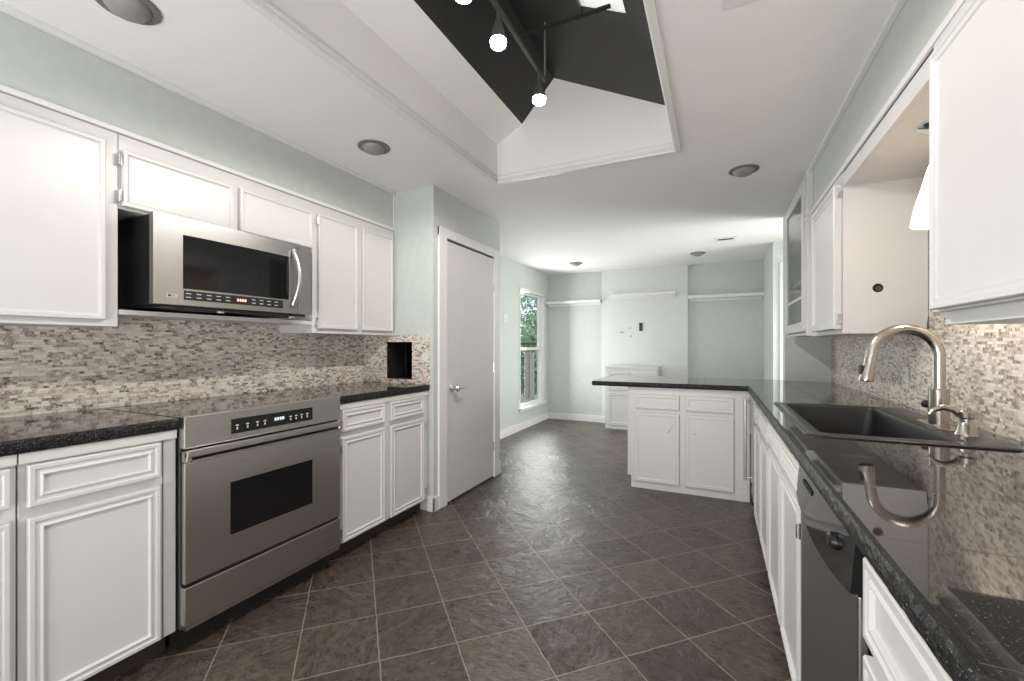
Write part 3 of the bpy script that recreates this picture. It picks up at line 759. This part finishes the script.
for i in range(len(vr)-1):
    n_ = len(vr[i])
    for k_ in range(n_): b.b.faces.new((vr[i][k_], vr[i][(k_+1) % n_], vr[i+1][(k_+1) % n_], vr[i+1][k_]))
b.b.faces.new(vr[-1])
b.build('basin', 'sink', sk, smooth=True)
MB().lathe([(.042, 0), (.042, .003), (.030, .004), (.028, .001), (0, .001)], ((bx0+bx1)/2, (by0+by1)/2, -.2035), 28).build('drain', 'chrome', sk, smooth=True)

# faucet
fz = RC+.0065
fa = empty('faucet', (.752, 2.14, fz), 0, 'brushed nickel gooseneck pull-down faucet standing behind the sink', 'faucet')
MB().lathe([(.034, 0), (.034, .004), (.0295, .006), (.0295, .128), (.030, .135), (.024, .138), (0, .138)]).build('base', 'nickel', fa, smooth=True)
pts = [(0, 0, .135), (0, 0, .20), (0, 0, .262)]
R_ = .1
for i in range(1, 17):
    a_ = PI*i/16*1.0; pts.append((-R_+R_*math.cos(a_), 0, .262+R_*math.sin(a_)))
pts.append((-.204, 0, .245))
MB().tube(pts, .0185, 20).build('gooseneck', 'nickel', fa, smooth=True)
hd = MB().tube([(-.2035, 0, .250), (-.206, 0, .225), (-.211, 0, .195), (-.216, 0, .168), (-.2175, 0, .160)], [.0187, .019, .021, .0245, .0235], 20).build('spray_head', 'nickel', fa, smooth=True)
MB().box(-.240, -.225, -.010, .010, .185, .222).build('spray_button', 'black', hd, bev=.004)
MB().tube([(-.2172, 0, .161), (-.2178, 0, .157)], .019, 20).build('nozzle', 'black', hd, smooth=True)
hl = MB().cyl((-.015, .02, .075), (-.026, .047, .075), .014, n=18).build('lever_hub', 'black', fa, smooth=True)
b = MB(); pl = rrect(-.032, .034, -.13, .13, .031, 0, 8); t0 = [b.b.verts.new(p_) for p_ in pl]; t1 = [b.b.verts.new((x_, y_, .004)) for x_, y_, z_ in pl]
for k_ in range(len(pl)): b.b.faces.new((t0[k_], t0[(k_+1) % len(pl)], t1[(k_+1) % len(pl)], t1[k_]))
b.b.faces.new(t0); b.b.faces.new(t1); b.build('deck_plate', 'nickel', fa, bev=.001)
# soap dispenser
so = empty('soap_dispenser', (.752, 1.945, fz), 0, 'short nickel soap dispenser with curved nozzle beside the faucet', 'soap dispenser')
so.scale = (1, 1, 1.25)
MB().lathe([(.030, 0), (.030, .004), (.024, .012), (.021, .03), (.0155, .036), (.0155, .044), (.023, .048), (.024, .062), (.020, .067), (.012, .068), (.010, .074), (0, .075)]).build('body', 'nickel', so, smooth=True)
MB().tube([(-.015, 0, .056), (-.035, 0, .068), (-.06, 0, .072), (-.082, 0, .064), (-.094, 0, .050)], [.010, .009, .008, .007, .006], 12).build('nozzle', 'nickel', so, smooth=True)

# ------------------------------------------------------------ pendant in the alcove and puck light
pd = empty('pendant_lamp', (.715, 1.995, 1.968), 0, 'white bell-shaped glass pendant lamp hanging over the sink', 'lamp')
MB().lathe([(.074, 0), (.072, -.010), (.050, -.024), (.018, -.034), (.012, -.05), (0, -.05)]).build('canopy', 'chrome', pd, smooth=True)
MB().cyl((0, 0, -.04), (0, 0, -.105), .006, n=12).build('stem', 'chrome', pd, smooth=True)
sh = MB().lathe([(.024, -.100), (.030, -.108), (.045, -.16), (.060, -.22), (.078, -.285), (.088, -.345), (.090, -.352), (.086, -.350), (.075, -.285), (.057, -.22), (.042, -.16), (.027, -.112), (.0, -.106)], n=40).build('lamp_shade', 'shade', pd, smooth=True)
MB().lathe([(0, -.135), (.012, -.14), (.024, -.18), (.028, -.21), (.022, -.235), (0, -.245)], n=20).build('bulb', 'bulb', pd, smooth=True)
point('pendant_glow', (.715, 1.995, 1.69), 13.0, .02, (1, .86, .70))
pu = empty('puck_light', (.64, 1.97, 1.968), 0, 'chrome swivel spotlight on the sink alcove ceiling', 'lamp')
bpy.data.objects.remove(pu)

# ------------------------------------------------------------ recess track light
tx = -.80
tl = empty('track_light', (tx, 1.6, 2.562), 0, 'track light with bright bulbs hanging in the ceiling recess', 'lamp')
MB().box(-.009, .009, -.9, .50, -.008, .008).build('rail', 'track_dark', tl, bev=.002)
for yy in (-.6, .5): MB().cyl((0, yy, .01), (0, yy, .30), .005, n=8).build('hanger', 'fixture', tl)
for i, (yy, rx_) in enumerate(((.42, 0), (-.03, 0), (-.30, 0), (-.75, 0))):
    hdm = MB().cyl((0, yy, -.012), (0, yy+.0, -.05), .008, n=10).lathe([(.010, -.045), (.014, -.055), (.022, -.085), (.033, -.122), (.034, -.134), (.032, -.134), (.030, -.120), (.0, -.10)], (0, yy, 0), 24)
    ho = hdm.build('spot_head', 'track_dark', tl, smooth=True)
    MB().lathe([(0, -.110), (.028, -.116), (.034, -.132), (.030, -.152), (.016, -.163), (0, -.166)], (0, yy, 0), 24).build('bulb', 'bulb', ho, smooth=True)
    spot('track_bulb_glow', (tx, 1.6+yy, 2.562-.175), (32, 32, 32, 5)[i])

# ------------------------------------------------------------ recessed lights and vents
RL = [(-1.805, .775, 'grey dome ceiling light above the near left wall cabinet'),
      (-1.80, 1.94, 'grey dome ceiling light beside the recess near the pantry'),
      (.165, 3.23, 'grey dome ceiling light right of the recess above the inner counter corner'),
      (-1.77, 5.87, 'small-looking dome ceiling light over the far left dining corner'),
      (-.205, 5.88, 'small-looking dome ceiling light in front of the right dining shelf')]
def ceiling_light(x, y, label):
    r = empty('ceiling_light', (x, y, H), 0, label, 'light', 'dome ceiling lights')
    MB().lathe([(.090, 0), (.090, -.006), (.082, -.010), (.066, -.007), (.064, -.003)], n=36).build('rim', 'fixture', r, smooth=True)
    MB().lathe([(.066, -.003), (.064, -.012), (.052, -.028), (.030, -.038), (0, -.041)], n=32).build('lens', 'lens', r, smooth=True)
    return r
for a_ in RL: ceiling_light(*a_)
def vent(x0, x1, y0, y1, label, sl):
    r = empty('ceiling_vent', ((x0+x1)/2, (y0+y1)/2, H), 0, label, 'vent')
    hx_, hy_ = (x1-x0)/2, (y1-y0)/2
    MB().box(-hx_, hx_, -hy_, hy_, -.006, 0).build('frame', 'trim', r, bev=.002)
    m_ = MB()
    for (a0, a1, b0, b1) in sl: m_.box(a0, a1, b0, b1, -.0075, -.005)
    m_.build('slot', 'dark', r)
vent(-.01, .20, 5.15, 5.32, 'white ceiling vent with one dark slot over the dining area', [(-.075, .075, -.04, .01)])
vent(.02, .26, 1.36, 1.66, 'white ceiling vent at the top frame edge right of the recess', [(-.06, .06, y_, y_+.02) for y_ in (-.12, -.07, -.02, .03, .08)])

# ------------------------------------------------------------ wall plates
def outlet(name, loc, rz, label, holes=True, w_=.07, h_=.115):
    r = empty(name, loc, rz, label, 'outlet' if holes else 'switch')
    MB().box(-w_/2, w_/2, -.006, 0, -h_/2, h_/2).build('plate', 'plate', r, bev=.002)
    if holes:
        for z in (-.025, .025):
            s_ = MB().box(-.016, .016, -.0075, -.006, z-.015, z+.015).build('socket', 'plate', r, bev=.001)
            MB().box(-.008, -.005, -.0082, -.0074, z-.006, z+.006).box(.005, .008, -.0082, -.0074, z-.006, z+.006).build('slot', 'dark', s_)
    else:
        MB().box(-.006, .006, -.013, -.006, -.012, .012).build('toggle', 'plate', r, bev=.001)
outlet('outlet', (XL+.012, 2.075, 1.058), L90, 'beige outlet on the left mosaic backsplash right of the range')
outlet('outlet', (XR-.012, 2.86, 1.03), R90, 'ivory outlet on the right mosaic backsplash behind the faucet')
outlet('outlet', (XL, 5.55, .37), L90, 'white outlet low on the dining wall below the window corner')
outlet('light_switch', (XL, 5.10, 1.55), L90, 'white switch plate on the dining wall just past the pantry', False, .11)

# ------------------------------------------------------------ dining wall shelves, slot, cabinet
def shelf(x0, x1, z, y, dep, label):
    r = empty('wall_shelf', ((x0+x1)/2, y, z), 0, label, 'shelf'); hw = (x1-x0)/2
    MB().box(-hw, hw, -dep, 0, -.022, .022).build('board', 'trim', r, bev=.002)
    MB().box(-hw+.01, hw-.01, -.018, 0, -.055, -.022).build('cleat', 'trim', r, bev=.002)
shelf(-2.497, -1.61, 1.885, 6.702, .12, 'long white wall shelf between the window and the white wall panel')
shelf(-1.47, -.52, 1.955, 6.66, .07, 'white wall shelf mounted on the white wall panel')
shelf(-.355, .572, 1.878, 6.702, .16, 'white wall shelf on the green wall right of the white panel')
so_ = tag(MB().box(-1.035, -.99, 6.648, 6.66, 1.415, 1.535).build('cable_box', 'black', bev=.002), 'narrow black wall box on the white panel in the dining area', 'wall box')
for i, (x_, z_, w2, h2) in enumerate(((-1.17, 1.46, .018, .02), (-1.29, 1.40, .05, .018), (-1.16, 1.34, .02, .02))):
    tag(MB().box(x_-w2/2, x_+w2/2, 6.6585, 6.6605, z_-h2/2, z_+h2/2).build('wall_patch', 'lens', bev=.001),
        ['small grey hole mark nearest the black wall box', 'wide grey scuff mark left of the black wall box', 'small grey mark below the black wall box'][i], 'mark')
lc = empty('low_cabinet', (-1.455, 6.28, 0), 0, 'low white cabinet standing against the white wall panel behind the peninsula', 'cabinet')
MB().box(0, .72, .0, .36, .0, .87).box(-.01, .73, -.015, .365, .87, .895).box(.0, .72, -.01, 0, 0, .04).build('cabinet_body', 'white', lc, bev=.002)
leaf('cabinet_door', lc, .035, .35, .055, .52); leaf('cabinet_door', lc, .37, .685, .055, .52)
leaf('drawer_front', lc, .035, .35, .56, .82); leaf('drawer_front', lc, .37, .685, .56, .82)

# ------------------------------------------------------------ outside the window
struct(MB().box(-40, -2.63, -6, 60, -1.3, -1.2).build('ground', 'lawn'))
dk = empty('deck', (-4, 7.9, 0), 0, 'pale wooden deck outside the window', 'deck')
m = MB()
for i in range(20): m.box(-2.2, 1.36, -2.6+i*.25, -2.6+i*.25+.24, -.12, -.06)
m.build('deck_boards', 'deck', dk)
rl = empty('deck_railing', (-4.85, 9.6, -.06), 0, 'black iron railing along the deck outside the window', 'railing')
MB().box(-2.2, 2.2, -.02, .02, 1.28, 1.33).build('top_rail', 'iron', rl)
MB().box(-2.2, 2.2, -.015, .015, .95, .98).build('middle_rail', 'iron', rl)
m = MB()
for i in range(36): m_ = MB().box(-2.2+i*.124, -2.2+i*.124+.016, -.008, .008, 0, 1.28).build('baluster', 'iron', rl)
for x_, y_, lab in ((-4.06, 9.45, 'pale wooden deck post left in the window view'), (-3.86, 9.30, 'pale wooden deck post right in the window view')):
    tag(MB().box(x_-.04, x_+.04, y_-.04, y_+.04, -.06, 1.0).box(x_-.055, x_+.055, y_-.055, y_+.055, 1.0, 1.04).build('deck_post', 'deck'), lab, 'post')
def tree(x, y, h, r, n, label, lo=.25, name='tree', gr=None):
    t_ = empty(name, (x, y, -1.19), 0, label, 'tree', gr)
    m_ = MB().tube([(0, 0, 0), (.05, .02, h*.35), (-.04, .05, h*.7), (.03, 0, h)], [.11, .09, .06, .03], 10)
    for i in range(7):
        a_ = random.uniform(0, 6.28); z_ = h*random.uniform(.35, .8)
        m_.tube([(0, 0, z_), (math.cos(a_)*r*.45, math.sin(a_)*r*.45, z_+r*.4), (math.cos(a_)*r*.8, math.sin(a_)*r*.8, z_+r*.9)], [.035, .02, .008], 6)
    m_.build('trunk', 'bark', t_)
    b_ = MB().b
    for i in range(n):
        a_, e_ = random.uniform(0, 6.28), random.uniform(-1, 1); q = random.random()**.4
        c_ = Vector((math.cos(a_)*r*q*math.sqrt(1-e_*e_), math.sin(a_)*r*q*math.sqrt(1-e_*e_), h*lo+(1+e_*q)*.5*h*(1.02-lo)))
        u_ = Vector((random.gauss(0, 1), random.gauss(0, 1), random.gauss(0, 1))).normalized(); v_ = u_.orthogonal().normalized(); s_ = random.uniform(.05, .12)
        b_.faces.new([b_.verts.new(c_+u_*s_), b_.verts.new(c_+v_*s_*.5), b_.verts.new(c_-u_*s_), b_.verts.new(c_-v_*s_*.5)])
    mb = MB(); mb.b.free(); mb.b = b_; mb.build('foliage', 'leaf', t_)
tree(-5.0, 12.4, 3.3, 1.3, 3200, 'bushy green tree just beyond the deck railing', lo=.12)
tree(-8.6, 15.6, 5.5, 1.6, 2200, 'tall sparse tree left of the bushy green one', lo=.4)
tree(-7.4, 21.0, 8.0, 2.1, 4200, 'tallest dense tree far beyond the deck', lo=.3)
tree(-4.6, 16.6, 6.0, 1.4, 3200, 'slender green tree right of the bushy one', lo=.2)
tree(-5.2, 28.0, 9.5, 3.0, 6000, 'broad tree farthest from the window', lo=.1)
